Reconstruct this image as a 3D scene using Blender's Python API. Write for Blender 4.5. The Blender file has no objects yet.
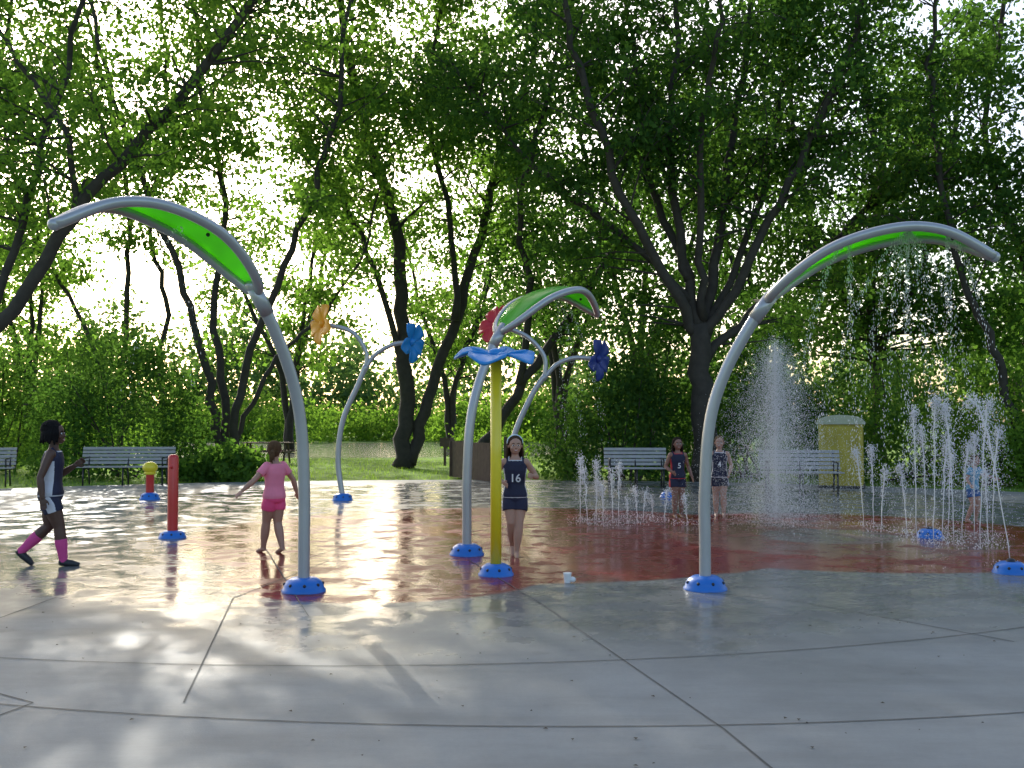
import bpy, math, random
import numpy as np
from mathutils import Vector
random.seed(5)
RNG=np.random.default_rng(7)
CAMZ=1.6; F=1024.0; TH=math.atan(36/1024.0)
def W(px,py,d):
    u=(px-512)/F; v=(384-py)/F
    dy=math.cos(TH)-v*math.sin(TH); dz=math.sin(TH)+v*math.cos(TH)
    return np.array([u*d/dy, d, CAMZ+dz*d/dy])
def G(px,d):
    p=W(px,420,d); return np.array([p[0],d,0.0])
col=bpy.context.scene.collection
# ---------------------------------------------------------------- materials
def newmat(name):
    m=bpy.data.materials.new(name); m.use_nodes=True
    nt=m.node_tree; nt.nodes.clear()
    return m,nt,nt.nodes,nt.links
def simple(name,c,rough=.5,metal=0,bump=0,bscale=60,var=.12,vscale=8,coat=0,sss=0):
    m,nt,N,L=newmat(name)
    o=N.new('ShaderNodeOutputMaterial'); b=N.new('ShaderNodeBsdfPrincipled')
    L.new(b.outputs[0],o.inputs[0])
    b.inputs['Roughness'].default_value=rough; b.inputs['Metallic'].default_value=metal
    if coat: b.inputs['Coat Weight'].default_value=coat
    if sss:
        b.inputs['Subsurface Weight'].default_value=sss; b.inputs['Subsurface Scale'].default_value=.02
    n=N.new('ShaderNodeTexNoise'); n.inputs['Scale'].default_value=vscale; n.inputs['Detail'].default_value=5
    g=N.new('ShaderNodeNewGeometry'); L.new(g.outputs['Position'],n.inputs['Vector'])
    mx=N.new('ShaderNodeMix'); mx.data_type='RGBA'
    mx.inputs[6].default_value=(c[0]*(1-var*1.5),c[1]*(1-var*1.5),c[2]*(1-var*1.5),1)
    mx.inputs[7].default_value=(min(1,c[0]*(1+var)),min(1,c[1]*(1+var)),min(1,c[2]*(1+var)),1)
    L.new(n.outputs[0],mx.inputs[0]); L.new(mx.outputs[2],b.inputs['Base Color'])
    if bump:
        n2=N.new('ShaderNodeTexNoise'); n2.inputs['Scale'].default_value=bscale; n2.inputs['Detail'].default_value=4
        L.new(g.outputs['Position'],n2.inputs['Vector'])
        bp=N.new('ShaderNodeBump'); bp.inputs['Strength'].default_value=bump; bp.inputs['Distance'].default_value=.01
        L.new(n2.outputs[0],bp.inputs['Height']); L.new(bp.outputs[0],b.inputs['Normal'])
    return m
def leafmat(name,dark,light,trans=.45,gl=.04):
    m,nt,N,L=newmat(name)
    o=N.new('ShaderNodeOutputMaterial')
    a=N.new('ShaderNodeAttribute'); a.attribute_name='tint'
    mx=N.new('ShaderNodeMix'); mx.data_type='RGBA'
    mx.inputs[6].default_value=(*dark,1); mx.inputs[7].default_value=(*light,1)
    L.new(a.outputs['Fac'],mx.inputs[0])
    d=N.new('ShaderNodeBsdfDiffuse'); t=N.new('ShaderNodeBsdfTranslucent')
    L.new(mx.outputs[2],d.inputs['Color'])
    m2=N.new('ShaderNodeMix'); m2.data_type='RGBA'; m2.blend_type='MULTIPLY'; m2.inputs[0].default_value=1
    m2.inputs[7].default_value=(2.6,2.65,1.2,1)
    L.new(mx.outputs[2],m2.inputs[6]); L.new(m2.outputs[2],t.inputs['Color'])
    s=N.new('ShaderNodeMixShader'); s.inputs[0].default_value=trans
    L.new(d.outputs[0],s.inputs[1]); L.new(t.outputs[0],s.inputs[2])
    L.new(s.outputs[0],o.inputs[0])
    return m
M={}
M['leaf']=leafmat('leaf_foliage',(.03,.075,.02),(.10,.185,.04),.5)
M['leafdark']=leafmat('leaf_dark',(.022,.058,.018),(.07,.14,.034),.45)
M['leaflit']=leafmat('leaf_light',(.06,.12,.025),(.15,.25,.05),.5)  # paler leaf copy: sunlight on the foliage put into the colour
M['far']=leafmat('far_foliage',(.05,.095,.045),(.11,.18,.075),.45)  # distance haze put into the leaf colour as a paler, bluer green
M['grass']=leafmat('grass_blades',(.09,.16,.025),(.19,.29,.06),.5)
M['bark']=simple('bark',(.05,.042,.033),.9,bump=.8,bscale=14,var=.4,vscale=5)
M['steel']=simple('grey_painted_steel',(.42,.43,.44),.32,.5,bump=.03,bscale=120,var=.06)
M['blue']=simple('blue_plastic',(.008,.16,.58),.4,var=.12,coat=.15)
M['petalblue']=simple('blue_petal_plastic',(.01,.24,.62),.4,var=.12,coat=.15)
M['darkblue']=simple('dark_blue_petal',(.01,.03,.22),.4)
M['yellow']=simple('yellow_paint',(.8,.64,.02),.35,var=.06,coat=.3)
M['orange']=simple('orange_petal',(.9,.36,.01),.4)
M['red']=simple('red_paint',(.6,.03,.025),.35,var=.1,coat=.3)
M['redpetal']=simple('red_petal',(.55,.01,.03),.4)
M['bolt']=simple('bolt_dark',(.05,.05,.06),.4,.8)
M['bench']=simple('bench_slat_grey',(.36,.35,.34),.6,bump=.2,var=.2)
M['benchleg']=simple('bench_leg_metal',(.06,.06,.06),.5,.6)
M['drum']=simple('faded_yellow_plastic',(.46,.38,.05),.6,var=.25,vscale=3)
M['tarp']=simple('pale_roof_plastic',(.42,.44,.30),.7,bump=.5,bscale=8)
M['wood']=simple('weathered_wood',(.13,.085,.06),.85,bump=.4,var=.3)
M['litter']=simple('dead_leaf',(.06,.045,.025),.8)
M['white']=simple('white_cup',(.8,.8,.8),.5)
M['joint']=simple('joint_groove',(.11,.108,.1),.8,var=.4,vscale=3)
m,nt,N,L=newmat('green_translucent_panel')
o=N.new('ShaderNodeOutputMaterial');p=N.new('ShaderNodeBsdfPrincipled');t=N.new('ShaderNodeBsdfTranslucent')
p.inputs['Base Color'].default_value=(.2,.62,.1,1);p.inputs['Roughness'].default_value=.2
t.inputs['Color'].default_value=(.3,.9,.06,1)
s=N.new('ShaderNodeMixShader');s.inputs[0].default_value=.62
L.new(p.outputs[0],s.inputs[1]);L.new(t.outputs[0],s.inputs[2]);L.new(s.outputs[0],o.inputs[0]);M['panel']=m
m,nt,N,L=newmat('water_spray')
o=N.new('ShaderNodeOutputMaterial');d=N.new('ShaderNodeBsdfDiffuse');t=N.new('ShaderNodeBsdfTranslucent');g=N.new('ShaderNodeBsdfGlossy')
for x in (d,t,g): x.inputs['Color'].default_value=(.97,.98,.99,1)
g.inputs['Roughness'].default_value=.15
s=N.new('ShaderNodeMixShader');s.inputs[0].default_value=.6;L.new(d.outputs[0],s.inputs[1]);L.new(t.outputs[0],s.inputs[2])
s2=N.new('ShaderNodeMixShader');s2.inputs[0].default_value=.3;L.new(s.outputs[0],s2.inputs[1]);L.new(g.outputs[0],s2.inputs[2])
L.new(s2.outputs[0],o.inputs[0]);M['spray']=m
# ---------------------------------------------------------------- mesh helpers
def catmull(pts,n=6):
    P=[np.array(p,float) for p in pts]; P=[2*P[0]-P[1]]+P+[2*P[-1]-P[-2]]
    out=[]
    for i in range(1,len(P)-2):
        for k in range(n):
            t=k/n
            out.append(.5*((2*P[i])+(-P[i-1]+P[i+1])*t+(2*P[i-1]-5*P[i]+4*P[i+1]-P[i+2])*t*t+(-P[i-1]+3*P[i]-3*P[i+1]+P[i+2])*t**3))
    out.append(P[-2]); return np.array(out)
class MB:
    def __init__(s): s.v=[];s.f=[];s.m=[];s.n=0
    def add(s,V,Fc,mi=0):
        V=np.asarray(V,float); s.v.append(V)
        for f in Fc: s.f.append(tuple(int(i)+s.n for i in f)); s.m.append(mi)
        s.n+=len(V)
    def tube(s,P,R,n=8,mi=0,cap=True):
        P=np.asarray(P,float); k=len(P)
        if np.isscalar(R): R=[R]*k
        T=np.gradient(P,axis=0); T/=np.linalg.norm(T,axis=1)[:,None]+1e-9
        a=np.array([0,0,1.]) if abs(T[0][2])<.9 else np.array([1.,0,0])
        u=np.cross(T[0],a);u/=np.linalg.norm(u)
        ang=np.arange(n)*2*math.pi/n; V=[]
        for i in range(k):
            u=u-T[i]*np.dot(u,T[i]);u/=np.linalg.norm(u)+1e-9
            w=np.cross(T[i],u)
            V.append(P[i]+R[i]*(np.cos(ang)[:,None]*u+np.sin(ang)[:,None]*w))
        V=np.concatenate(V); Fc=[]
        for i in range(k-1):
            for j in range(n):
                a0=i*n+j;b0=i*n+(j+1)%n
                Fc.append((a0,b0,b0+n,a0+n))
        if cap: Fc.append(tuple(range(n-1,-1,-1)));Fc.append(tuple(range((k-1)*n,k*n)))
        s.add(V,Fc,mi)
    def ell(s,c,r,n=14,mi=0,rot=None):
        V=[];Fc=[];m=n//2+1
        for i in range(m+1):
            th=math.pi*i/m
            for j in range(n):
                ph=2*math.pi*j/n
                V.append((math.sin(th)*math.cos(ph)*r[0],math.sin(th)*math.sin(ph)*r[1],math.cos(th)*r[2]))
        for i in range(m):
            for j in range(n):
                a0=i*n+j;b0=i*n+(j+1)%n
                Fc.append((a0,a0+n,b0+n,b0))
        V=np.array(V)
        if rot is not None: V=V@np.array(rot).T
        s.add(V+np.array(c),Fc,mi)
    def box(s,c,d,mi=0,rz=0,rx=0):
        V=np.array([(x,y,z) for x in(-.5,.5) for y in(-.5,.5) for z in(-.5,.5)])*np.array(d)
        cx,sx=math.cos(rx),math.sin(rx);V=V@np.array([[1,0,0],[0,cx,-sx],[0,sx,cx]]).T
        cz,sz=math.cos(rz),math.sin(rz);V=V@np.array([[cz,-sz,0],[sz,cz,0],[0,0,1]]).T
        s.add(V+np.array(c),[(0,1,3,2),(4,6,7,5),(0,4,5,1),(2,3,7,6),(0,2,6,4),(1,5,7,3)],mi)
    def lathe(s,c,prof,n=24,mi=0):
        V=[];Fc=[]
        for r,z in prof:
            for j in range(n):
                a=2*math.pi*j/n;V.append((c[0]+r*math.cos(a),c[1]+r*math.sin(a),c[2]+z))
        for i in range(len(prof)-1):
            for j in range(n):
                a0=i*n+j;b0=i*n+(j+1)%n;Fc.append((a0,b0,b0+n,a0+n))
        Fc.append(tuple(range((len(prof)-1)*n,len(prof)*n)))
        s.add(V,Fc,mi)
    def obj(s,name,mats,parent=None,smooth=True,bevel=0,solid=0):
        me=bpy.data.meshes.new(name); me.from_pydata(np.concatenate(s.v).tolist(),[],s.f)
        for m in mats: me.materials.append(m)
        me.polygons.foreach_set('material_index',s.m)
        if smooth: me.polygons.foreach_set('use_smooth',[True]*len(s.f))
        me.update(); ob=bpy.data.objects.new(name,me); col.objects.link(ob)
        if parent: ob.parent=parent
        if solid:
            q=ob.modifiers.new('s','SOLIDIFY');q.thickness=solid
        if bevel:
            q=ob.modifiers.new('b','BEVEL');q.width=bevel;q.segments=2
        return ob
def empty(name,loc=(0,0,0)):
    e=bpy.data.objects.new(name,None);col.objects.link(e);e.empty_display_size=.2
    return e
def quads_obj(name,V,mat,tint=None,parent=None,nv=4):
    n=len(V)//nv
    me=bpy.data.meshes.new(name); me.vertices.add(n*nv); me.vertices.foreach_set('co',V.astype(np.float32).ravel())
    me.loops.add(n*nv); me.loops.foreach_set('vertex_index',np.arange(n*nv,dtype=np.int32))
    me.polygons.add(n); me.polygons.foreach_set('loop_start',np.arange(0,n*nv,nv,dtype=np.int32))
    me.polygons.foreach_set('loop_total',np.full(n,nv,dtype=np.int32))
    me.update(calc_edges=True)
    if tint is not None:
        a=me.attributes.new('tint','FLOAT','FACE');a.data.foreach_set('value',tint.astype(np.float32))
    me.materials.append(mat)
    ob=bpy.data.objects.new(name,me);col.objects.link(ob)
    if parent: ob.parent=parent
    return ob
def unit(a): return a/(np.linalg.norm(a,axis=-1,keepdims=True)+1e-9)
def leaves(name,C,size,mat,tint,parent=None,upright=False,rng=RNG):
    n=len(C)
    a=unit(rng.normal(size=(n,3))+(np.array([0,0,3.]) if upright else np.array([0,0,-.5])))
    b=unit(np.cross(a,rng.normal(size=(n,3))))
    L=size*rng.uniform(.6,1.35,n)[:,None]
    w=L*(.06 if upright else .34)
    V=np.stack([C,C+a*L*.45+b*w,C+a*L,C+a*L*.45-b*w],1).reshape(-1,3)
    return quads_obj(name,V,mat,tint,parent)
# ---------------------------------------------------------------- trees
def tree(name,stems,blen=3.0,step=.55,lpc=34,size=.17,mat='leaf',sig=.33,seed=1,tbias=0,sides=8,twigs=5,zmin=3.0,crown=()):
    rng=np.random.default_rng(seed); e=empty(name); mb=MB(); CC=[];TT=[]
    AP=[]
    for st in stems:
        pts,r0,r1,ls=st
        P=catmull(pts,5); k=len(P)
        P[1:-1]+=rng.normal(size=(k-2,3))*.05
        R=np.linspace(r0,r1,k); R[0]*=1.35
        mb.tube(P,R,sides);AP.append(P)
        seg=np.linalg.norm(np.diff(P,axis=0),axis=1);cum=np.concatenate([[0],np.cumsum(seg)]);Lt=cum[-1]
        s=Lt*ls
        while s<Lt:
            i=min(np.searchsorted(cum,s),k-1); p=P[i]; tg=unit(P[i]-P[i-1]); fr=s/Lt
            s+=step*rng.uniform(.6,1.4)
            az=rng.uniform(0,2*math.pi); d=unit(np.array([math.cos(az),math.sin(az),rng.uniform(-.05,.7)])+tg*.5)
            ln=blen*(1-.45*fr)*rng.uniform(.5,1.2)
            q=[p];dd=d.copy()
            for j in range(5):
                dd=unit(dd+rng.normal(size=3)*.18+np.array([0,0,.05-.07*j])); q.append(q[-1]+dd*ln/5)
            q=np.array(q)
            if q[-1][2]<zmin: continue
            rr=max(.018,R[i]*.33); mb.tube(q,np.linspace(rr,.008,6),4,cap=False)
            ct=rng.uniform(0,1)
            for j in range(twigs):
                a=rng.uniform(1.2,5); ii=int(a);fr2=a-ii; ii=min(ii,4)
                b=q[ii]*(1-fr2)+q[ii+1]*fr2
                td=unit(dd*.6+rng.normal(size=3)*.7); tl=ln*rng.uniform(.15,.4)
                tw=np.array([b,b+td*tl*.5,b+td*tl+np.array([0,0,-.08])]); mb.tube(tw,[.012,.008,.004],3,cap=False)
                n=int(lpc*rng.uniform(.5,1.4))
                u=rng.uniform(0,1.1,n)[:,None]
                c=b+td*tl*u+rng.normal(size=(n,3))*np.array([sig,sig,sig*.55])
                CC.append(c); TT.append(np.clip(.6*ct+.4*rng.uniform(0,1)+rng.normal(size=n)*.12+tbias,0,1))
    AP=np.concatenate(AP)
    for (px,py,d,rx,rz,den) in crown:
        c0=W(px,py,d); n=int((11.5 if py>=0 else 14)*rx*rz*den)  # denser above the view, where unseen crowns are added to block sun
        for i in range(n):
            u=unit(rng.normal(size=3))*rng.uniform(.1,1)**.45*np.array([rx,rx*.8,rz]);cc=c0+u
            if i%3==0:
                j=np.argmin(((AP-cc)**2).sum(1)+(AP[:,2]>cc[2])*20);q0=AP[j]
                mb.tube([q0,(q0+cc)/2+rng.normal(size=3)*.15+[0,0,.15],cc],[.035,.02,.006],4,cap=False)
            m_=int(58*rng.uniform(.5,1.4)); ct=rng.uniform(0,1)
            CC.append(cc+rng.normal(size=(m_,3))*np.array([.42,.42,.18])*(size/.17)); TT.append(np.clip(.65*ct+.35*rng.uniform(0,1,m_)+tbias,0,1))
    mb.obj('trunk_and_limbs',[M['bark']],e)
    C=np.concatenate(CC);T=np.concatenate(TT);k=C[:,2]>zmin*.7;C=C[k];T=T[k]
    leaves('leaves',C,size,M[mat],T,e,rng=rng)
    return e
def S(d,pts,r0,r1,ls=.35,dd=0):
    return ([W(px,py,d+dd*i) for i,(px,py) in enumerate(pts)],r0,r1,ls)
tree('leaning_tree',[
 S(22,[(-90,494),(-35,385),(0,328),(75,215),(150,130),(240,20),(300,-90),(330,-200)],.2,.06,.35),
 S(22,[(-35,385),(15,250),(50,120),(90,-20),(110,-160)],.11,.04,.35,.6),
 S(22,[(75,215),(60,120),(-10,20),(-60,-100)],.08,.03,.2,-.4)],blen=2.8,step=.58,lpc=30,size=.13,seed=11,tbias=.2,
 crown=[(40,160,22,1.8,1.1,1.1),(-10,210,23,1.6,1.5,1.1),(175,90,22,1.5,1.2,1.1),(-30,90,23,1.3,1.5,1),(270,10,22,1.6,1.2,1.2),(130,160,23,1.4,.9,.8),(180,-110,22,2.8,1.4,1.4),(20,-125,22,3.0,1.4,1.6)])  # blobs above the view are unseen, added to shade the foreground
tree('multi_stem_tree',[
 S(31,[(222,473),(212,400),(194,320),(170,250),(130,150),(95,20),(70,-90)],.15,.05,.42),
 S(31,[(228,473),(222,380),(214,300),(224,200),(200,80),(190,-60),(200,-150)],.14,.05,.42,.4),
 S(31,[(232,473),(240,395),(262,320),(300,230),(330,130),(350,0),(360,-120)],.14,.05,.42,-.3),
 S(31,[(230,472),(250,405),(288,345),(325,312),(365,250),(380,180)],.09,.03,.45,.3)],blen=3.2,step=.58,lpc=32,size=.17,seed=12,tbias=.15,
 crown=[(200,150,31,2.2,2.0,1),(280,90,31,2.4,2.2,1.1),(340,170,32,1.8,1.8,1),(110,140,32,2.0,1.5,1),(220,40,32,2.2,1.5,1.1),(250,230,32,1.4,1.2,.8),(160,230,33,1.3,1.0,.6),(120,-75,33,3.7,1.6,1.7),(250,-80,32,3.5,2.0,1.6),(350,-60,32,3.0,1.8,1.5)])  # the wide blobs over the frame top are added to block the sun
tree('slender_tree',[
 S(34,[(118,468),(122,380),(126,290),(128,200),(105,90),(80,-20)],.12,.05,.4),
 S(34,[(165,468),(160,380),(166,300),(150,230),(170,120),(160,0)],.11,.05,.4,.4),
 S(34,[(120,420),(90,340),(55,270),(20,200),(0,100)],.09,.04,.4)],blen=3.0,step=.65,lpc=28,size=.18,seed=13,tbias=.2,
 crown=[(40,250,34,1.8,1.3,.8),(0,110,35,1.8,2.0,1),(45,85,34,2.2,1.4,1.5),(100,200,35,1.8,1.0,.8),(20,-110,36,4.5,2.4,1.7)])  # unseen top blob and dense mid blob added to keep sun off the slab
tree('forked_tree',[
 S(35,[(403,467),(407,400),(402,310),(395,230),(370,140),(345,40),(335,-60),(330,-140)],.3,.07,.38),
 S(35,[(408,462),(430,400),(455,320),(480,235),(500,160),(530,60),(545,-50),(550,-140)],.24,.06,.38,.3),
 S(35,[(405,380),(386,300),(352,220),(312,150),(280,60)],.12,.05,.35,-.4),
 S(35,[(455,320),(450,220),(430,120),(440,10),(450,-90)],.12,.05,.3,.3)],blen=3.4,lpc=34,size=.18,seed=14,tbias=.12,
 crown=[(400,120,35,2.4,2.2,1),(470,110,35,2.4,2.2,1.1),(420,220,36,2.0,1.6,.9),(360,70,36,2.3,1.8,1),(500,210,36,1.6,1.8,.9),(470,20,36,2.6,1.8,1.1),(350,250,36,1.3,1.1,.8),(430,310,37,1.5,1.1,.7),(420,-90,36,4,1.8,1.3)])  # the topmost blob is out of view, added as a sun blocker
tree('leaning_tree',[
 S(33,[(468,470),(500,420),(545,350),(600,270),(640,190),(660,90)],.2,.06,.45),
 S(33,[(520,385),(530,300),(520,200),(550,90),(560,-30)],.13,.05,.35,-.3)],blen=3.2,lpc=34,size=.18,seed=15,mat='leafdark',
 crown=[(540,250,33,1.8,1.3,.9),(590,310,33,1.8,1.2,1),(530,130,33,1.8,1.8,.9)])
tree('broad_shade_tree',[
 S(27,[(706,481),(703,400),(699,325)],.34,.26,2),
 S(27,[(699,335),(660,270),(620,190),(585,90),(560,-20),(545,-120)],.15,.05,.25,-.5),
 S(27,[(699,330),(682,250),(668,150),(678,40),(675,-90)],.15,.05,.25),
 S(27,[(700,340),(716,250),(730,150),(745,50),(760,-90)],.16,.05,.25,.4),
 S(27,[(701,340),(745,275),(790,180),(840,80),(870,-30),(890,-120)],.14,.05,.25,-.4),
 S(27,[(690,280),(650,180),(640,80),(620,-20)],.12,.05,.2,.8),
 S(27,[(703,320),(700,220),(700,120),(720,20),(715,-60)],.11,.04,.2,-.8),
 S(27,[(705,340),(760,200),(780,100),(800,0)],.11,.04,.2,.8),
 S(27,[(705,360),(765,300),(850,225),(920,150),(960,60)],.12,.05,.3,.5),
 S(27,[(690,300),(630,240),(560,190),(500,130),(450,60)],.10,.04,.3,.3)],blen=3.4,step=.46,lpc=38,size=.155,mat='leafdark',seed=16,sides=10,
 crown=[(600,120,27.5,2.0,2.0,.9),(740,90,29,2.4,2.2,.8),(860,110,27,2.3,2.3,1.1),(680,230,29.5,2.0,1.4,.8),(820,250,28,2.2,1.7,1.1),(600,250,28,1.6,1.2,1),(550,50,27,1.9,1.4,.9),(460,90,28,1.6,1.1,1),(650,30,29,2.4,1.4,.8),(810,20,28,2.4,1.6,1),(910,210,27,1.7,1.4,1.1),(770,180,30,2.0,1.6,.8),(640,320,28,1.8,1.0,1),(770,325,29,2.2,1.0,1)])
tree('slender_tree',[
 S(26,[(1022,483),(1010,400),(985,330),(960,268),(940,180),(930,60),(945,-60)],.13,.05,.35),
 S(26,[(1075,483),(1045,350),(1020,250),(985,150),(1000,20),(1010,-100)],.13,.05,.3,.4),
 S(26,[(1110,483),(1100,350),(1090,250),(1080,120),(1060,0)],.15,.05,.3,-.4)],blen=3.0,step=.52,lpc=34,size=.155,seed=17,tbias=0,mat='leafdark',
 crown=[(960,150,26,1.5,1.5,1),(1010,230,26,1.5,1.5,1.1),(1000,60,26.5,1.5,1.2,.8),(1040,140,26,1.8,2,1)])
tree('shade_tree',[
 S(37,[(880,466),(876,380),(870,280),(880,180),(860,60),(850,-60)],.25,.06,.25),
 S(37,[(878,350),(920,270),(950,170),(960,60),(980,-40)],.15,.05,.2),
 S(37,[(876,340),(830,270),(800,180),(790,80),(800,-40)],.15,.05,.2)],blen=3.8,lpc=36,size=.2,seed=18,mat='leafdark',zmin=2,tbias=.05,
 crown=[(880,300,37,3.2,1.8,1),(960,320,36,2.6,1.6,1),(1010,330,36,2.4,1.6,1),(800,330,38,3,1.4,.9),(940,240,37,2.4,1.8,.8)])
tree('shade_tree',[
 S(36,[(-190,467),(-180,350),(-160,230),(-110,100),(-60,-20)],.28,.06,.25),
 S(36,[(-180,330),(-110,240),(-50,150),(0,60),(20,-60)],.15,.05,.2)],blen=3.8,lpc=34,size=.2,seed=19,tbias=.15,
 crown=[(-100,-50,36,4.5,3,1.3),(-150,-60,34,4.5,4,1.2),(-60,-190,34,5,3,1.3),(100,-190,34,5,2.5,1.4)])  # unseen tree left of view; its high crowns are added to cut sunlight
tree('shade_tree',[
 S(28,[(1290,480),(1280,350),(1270,200),(1240,60),(1220,-60)],.28,.06,.25),
 S(28,[(1280,330),(1200,240),(1150,120),(1130,0)],.15,.05,.2)],blen=4.0,lpc=36,size=.2,seed=20)  # unseen tree right of view, added for its shade
for k,(px,d,h) in enumerate([(290,52,13),(560,50,15),(30,54,13),(640,46,16),(770,48,16),(1010,46,15),(450,58,13)]):
    b=G(px,d); r=np.random.default_rng(50+k)
    st=[]
    for j in range(3):
        o=r.normal(size=3)*np.array([2.2,1.5,0])
        st.append(([b,b+np.array([0,0,h*.3])+o*.2,b+np.array([0,0,h*.65])+o,b+np.array([0,0,h])+o*1.5],.2,.05,.28))
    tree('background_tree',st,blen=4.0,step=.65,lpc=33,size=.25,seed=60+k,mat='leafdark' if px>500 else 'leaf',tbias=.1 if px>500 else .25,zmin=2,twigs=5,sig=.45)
# ---------------------------------------------------------------- shrubs / masses
def mass(name,blobs,n,size,mat,seed,stems=True,sig=.28):
    rng=np.random.default_rng(seed);e=empty(name);CC=[];TT=[];mb=MB()
    for (x,y,z0,rx,ry,rz,tb) in blobs:
        k=int(n*rx*ry*rz/sum(b[3]*b[4]*b[5] for b in blobs)); nc=max(6,k//30)
        d=unit(rng.normal(size=(nc,3))); rad=rng.uniform(.45,1.0,nc)**.5
        rad*=1+.18*np.sin(d[:,0]*5+seed)*np.cos(d[:,2]*6+x)
        c=d*rad[:,None]*np.array([rx,ry,rz]);c[:,2]=np.abs(c[:,2])*1.0 if z0<.3 else c[:,2]
        c+=np.array([x,y,z0])
        ct=rng.uniform(0,1,nc)
        for i in range(nc):
            CC.append(c[i]+rng.normal(size=(30,3))*sig); TT.append(np.clip(.6*ct[i]+.3*rng.uniform(0,1,30)+tb,0,1))
        if stems:
            for i in range(7):
                t=np.array([x,y,0])+rng.normal(size=3)*np.array([rx*.2,ry*.2,0]);q=c[rng.integers(nc)]
                mb.tube([t,(t+q)/2+rng.normal(size=3)*.1,q],[.04,.025,.01],5,cap=False)
    C=np.concatenate(CC);T=np.concatenate(TT);k=C[:,2]>0;
    if mb.n: mb.obj('stems',[M['bark']],e)
    leaves('leaves',C[k],size,M[mat],T[k],e,rng=rng); return e
def B(px,d,wpx,top,tb=0,z0=0,dep=1.0):
    g=G(px,d); h=W(px,top,d)[2]; rx=wpx/2*d/F
    return (g[0],g[1],z0,rx,max(rx*.7,.6)*dep,h-z0,tb)
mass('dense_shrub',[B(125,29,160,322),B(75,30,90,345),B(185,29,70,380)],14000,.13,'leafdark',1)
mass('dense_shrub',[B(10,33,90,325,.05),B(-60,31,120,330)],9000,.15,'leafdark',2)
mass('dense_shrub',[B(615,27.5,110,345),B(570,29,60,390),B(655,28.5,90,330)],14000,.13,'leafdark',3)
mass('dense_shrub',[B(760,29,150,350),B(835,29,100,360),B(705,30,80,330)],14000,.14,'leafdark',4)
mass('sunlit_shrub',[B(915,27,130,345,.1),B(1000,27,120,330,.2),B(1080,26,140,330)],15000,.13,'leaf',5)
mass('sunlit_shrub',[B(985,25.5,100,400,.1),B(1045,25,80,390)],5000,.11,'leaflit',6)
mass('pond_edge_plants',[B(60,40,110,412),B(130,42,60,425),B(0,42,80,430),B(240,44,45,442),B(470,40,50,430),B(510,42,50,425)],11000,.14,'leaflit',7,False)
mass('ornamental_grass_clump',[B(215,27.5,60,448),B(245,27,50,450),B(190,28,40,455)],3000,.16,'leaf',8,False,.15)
bl=[];r=np.random.default_rng(3)
for x in np.arange(-95,100,6):
    bl.append((x+r.normal()*1.5,98+r.normal()*4+abs(x)*-.12,0,5.0*r.uniform(.8,1.3),4,r.uniform(8.0,12.5),r.uniform(-.1,.15)))
mass('distant_tree_line',bl,95000,.55,'far',9,False,.8)
bl=[]
for px in np.arange(-40,640,42):
    bl.append(B(px,80+r.normal()*3,60*r.uniform(.8,1.4),r.uniform(390,416),r.uniform(-.2,.4)))
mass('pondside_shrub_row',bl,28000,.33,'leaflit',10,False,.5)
# ---------------------------------------------------------------- ground
m,nt,N,L=newmat('grass_ground');o=N.new('ShaderNodeOutputMaterial');b=N.new('ShaderNodeBsdfPrincipled');L.new(b.outputs[0],o.inputs[0])
b.inputs['Roughness'].default_value=1;b.inputs['Specular IOR Level'].default_value=.1
g=N.new('ShaderNodeNewGeometry');n=N.new('ShaderNodeTexNoise');n.inputs['Scale'].default_value=.5;n.inputs['Detail'].default_value=8
L.new(g.outputs['Position'],n.inputs['Vector']);cr=N.new('ShaderNodeValToRGB');cr.color_ramp.elements[0].position=.35;cr.color_ramp.elements[1].position=.65
cr.color_ramp.elements[0].color=(.10,.18,.03,1);cr.color_ramp.elements[1].color=(.19,.30,.06,1)
L.new(n.outputs[0],cr.inputs[0]);L.new(cr.outputs[0],b.inputs['Base Color']);M['ground']=m
mb=MB();R_=600
mb.add([(-R_,-R_,-.05),(R_,-R_,-.05),(R_,R_,-.05),(-R_,R_,-.05)],[(0,1,2,3)]);mb.obj('grass_ground',[M['ground']],smooth=False)
n=55000
C=np.stack([RNG.uniform(-26,24,n),RNG.uniform(18,43,n),np.full(n,-.05)],1)
k=np.hypot(C[:,0]+1,C[:,1]-9)>18.6;C=C[k]
leaves('lawn_grass',C,.10,M['grass'],RNG.uniform(0,1,len(C)),upright=True)
m,nt,N,L=newmat('pond_water');o=N.new('ShaderNodeOutputMaterial');b=N.new('ShaderNodeBsdfPrincipled');L.new(b.outputs[0],o.inputs[0])
b.inputs['Base Color'].default_value=(.10,.12,.09,1);b.inputs['Roughness'].default_value=.12
n=N.new('ShaderNodeTexNoise');n.inputs['Scale'].default_value=2;bp=N.new('ShaderNodeBump');bp.inputs['Strength'].default_value=.8;bp.inputs['Distance'].default_value=.05
L.new(n.outputs[0],bp.inputs['Height']);L.new(bp.outputs[0],b.inputs['Normal'])
mb=MB();V=[];r=np.random.default_rng(8)
for i in range(48):
    a=2*math.pi*i/48;V.append((-14+34*math.cos(a)*(1+.04*r.normal()),60+15*math.sin(a)*(1+.04*r.normal()),-.045))
mb.add(V,[tuple(range(48))]);mb.obj('pond',[m],smooth=False)
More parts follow.
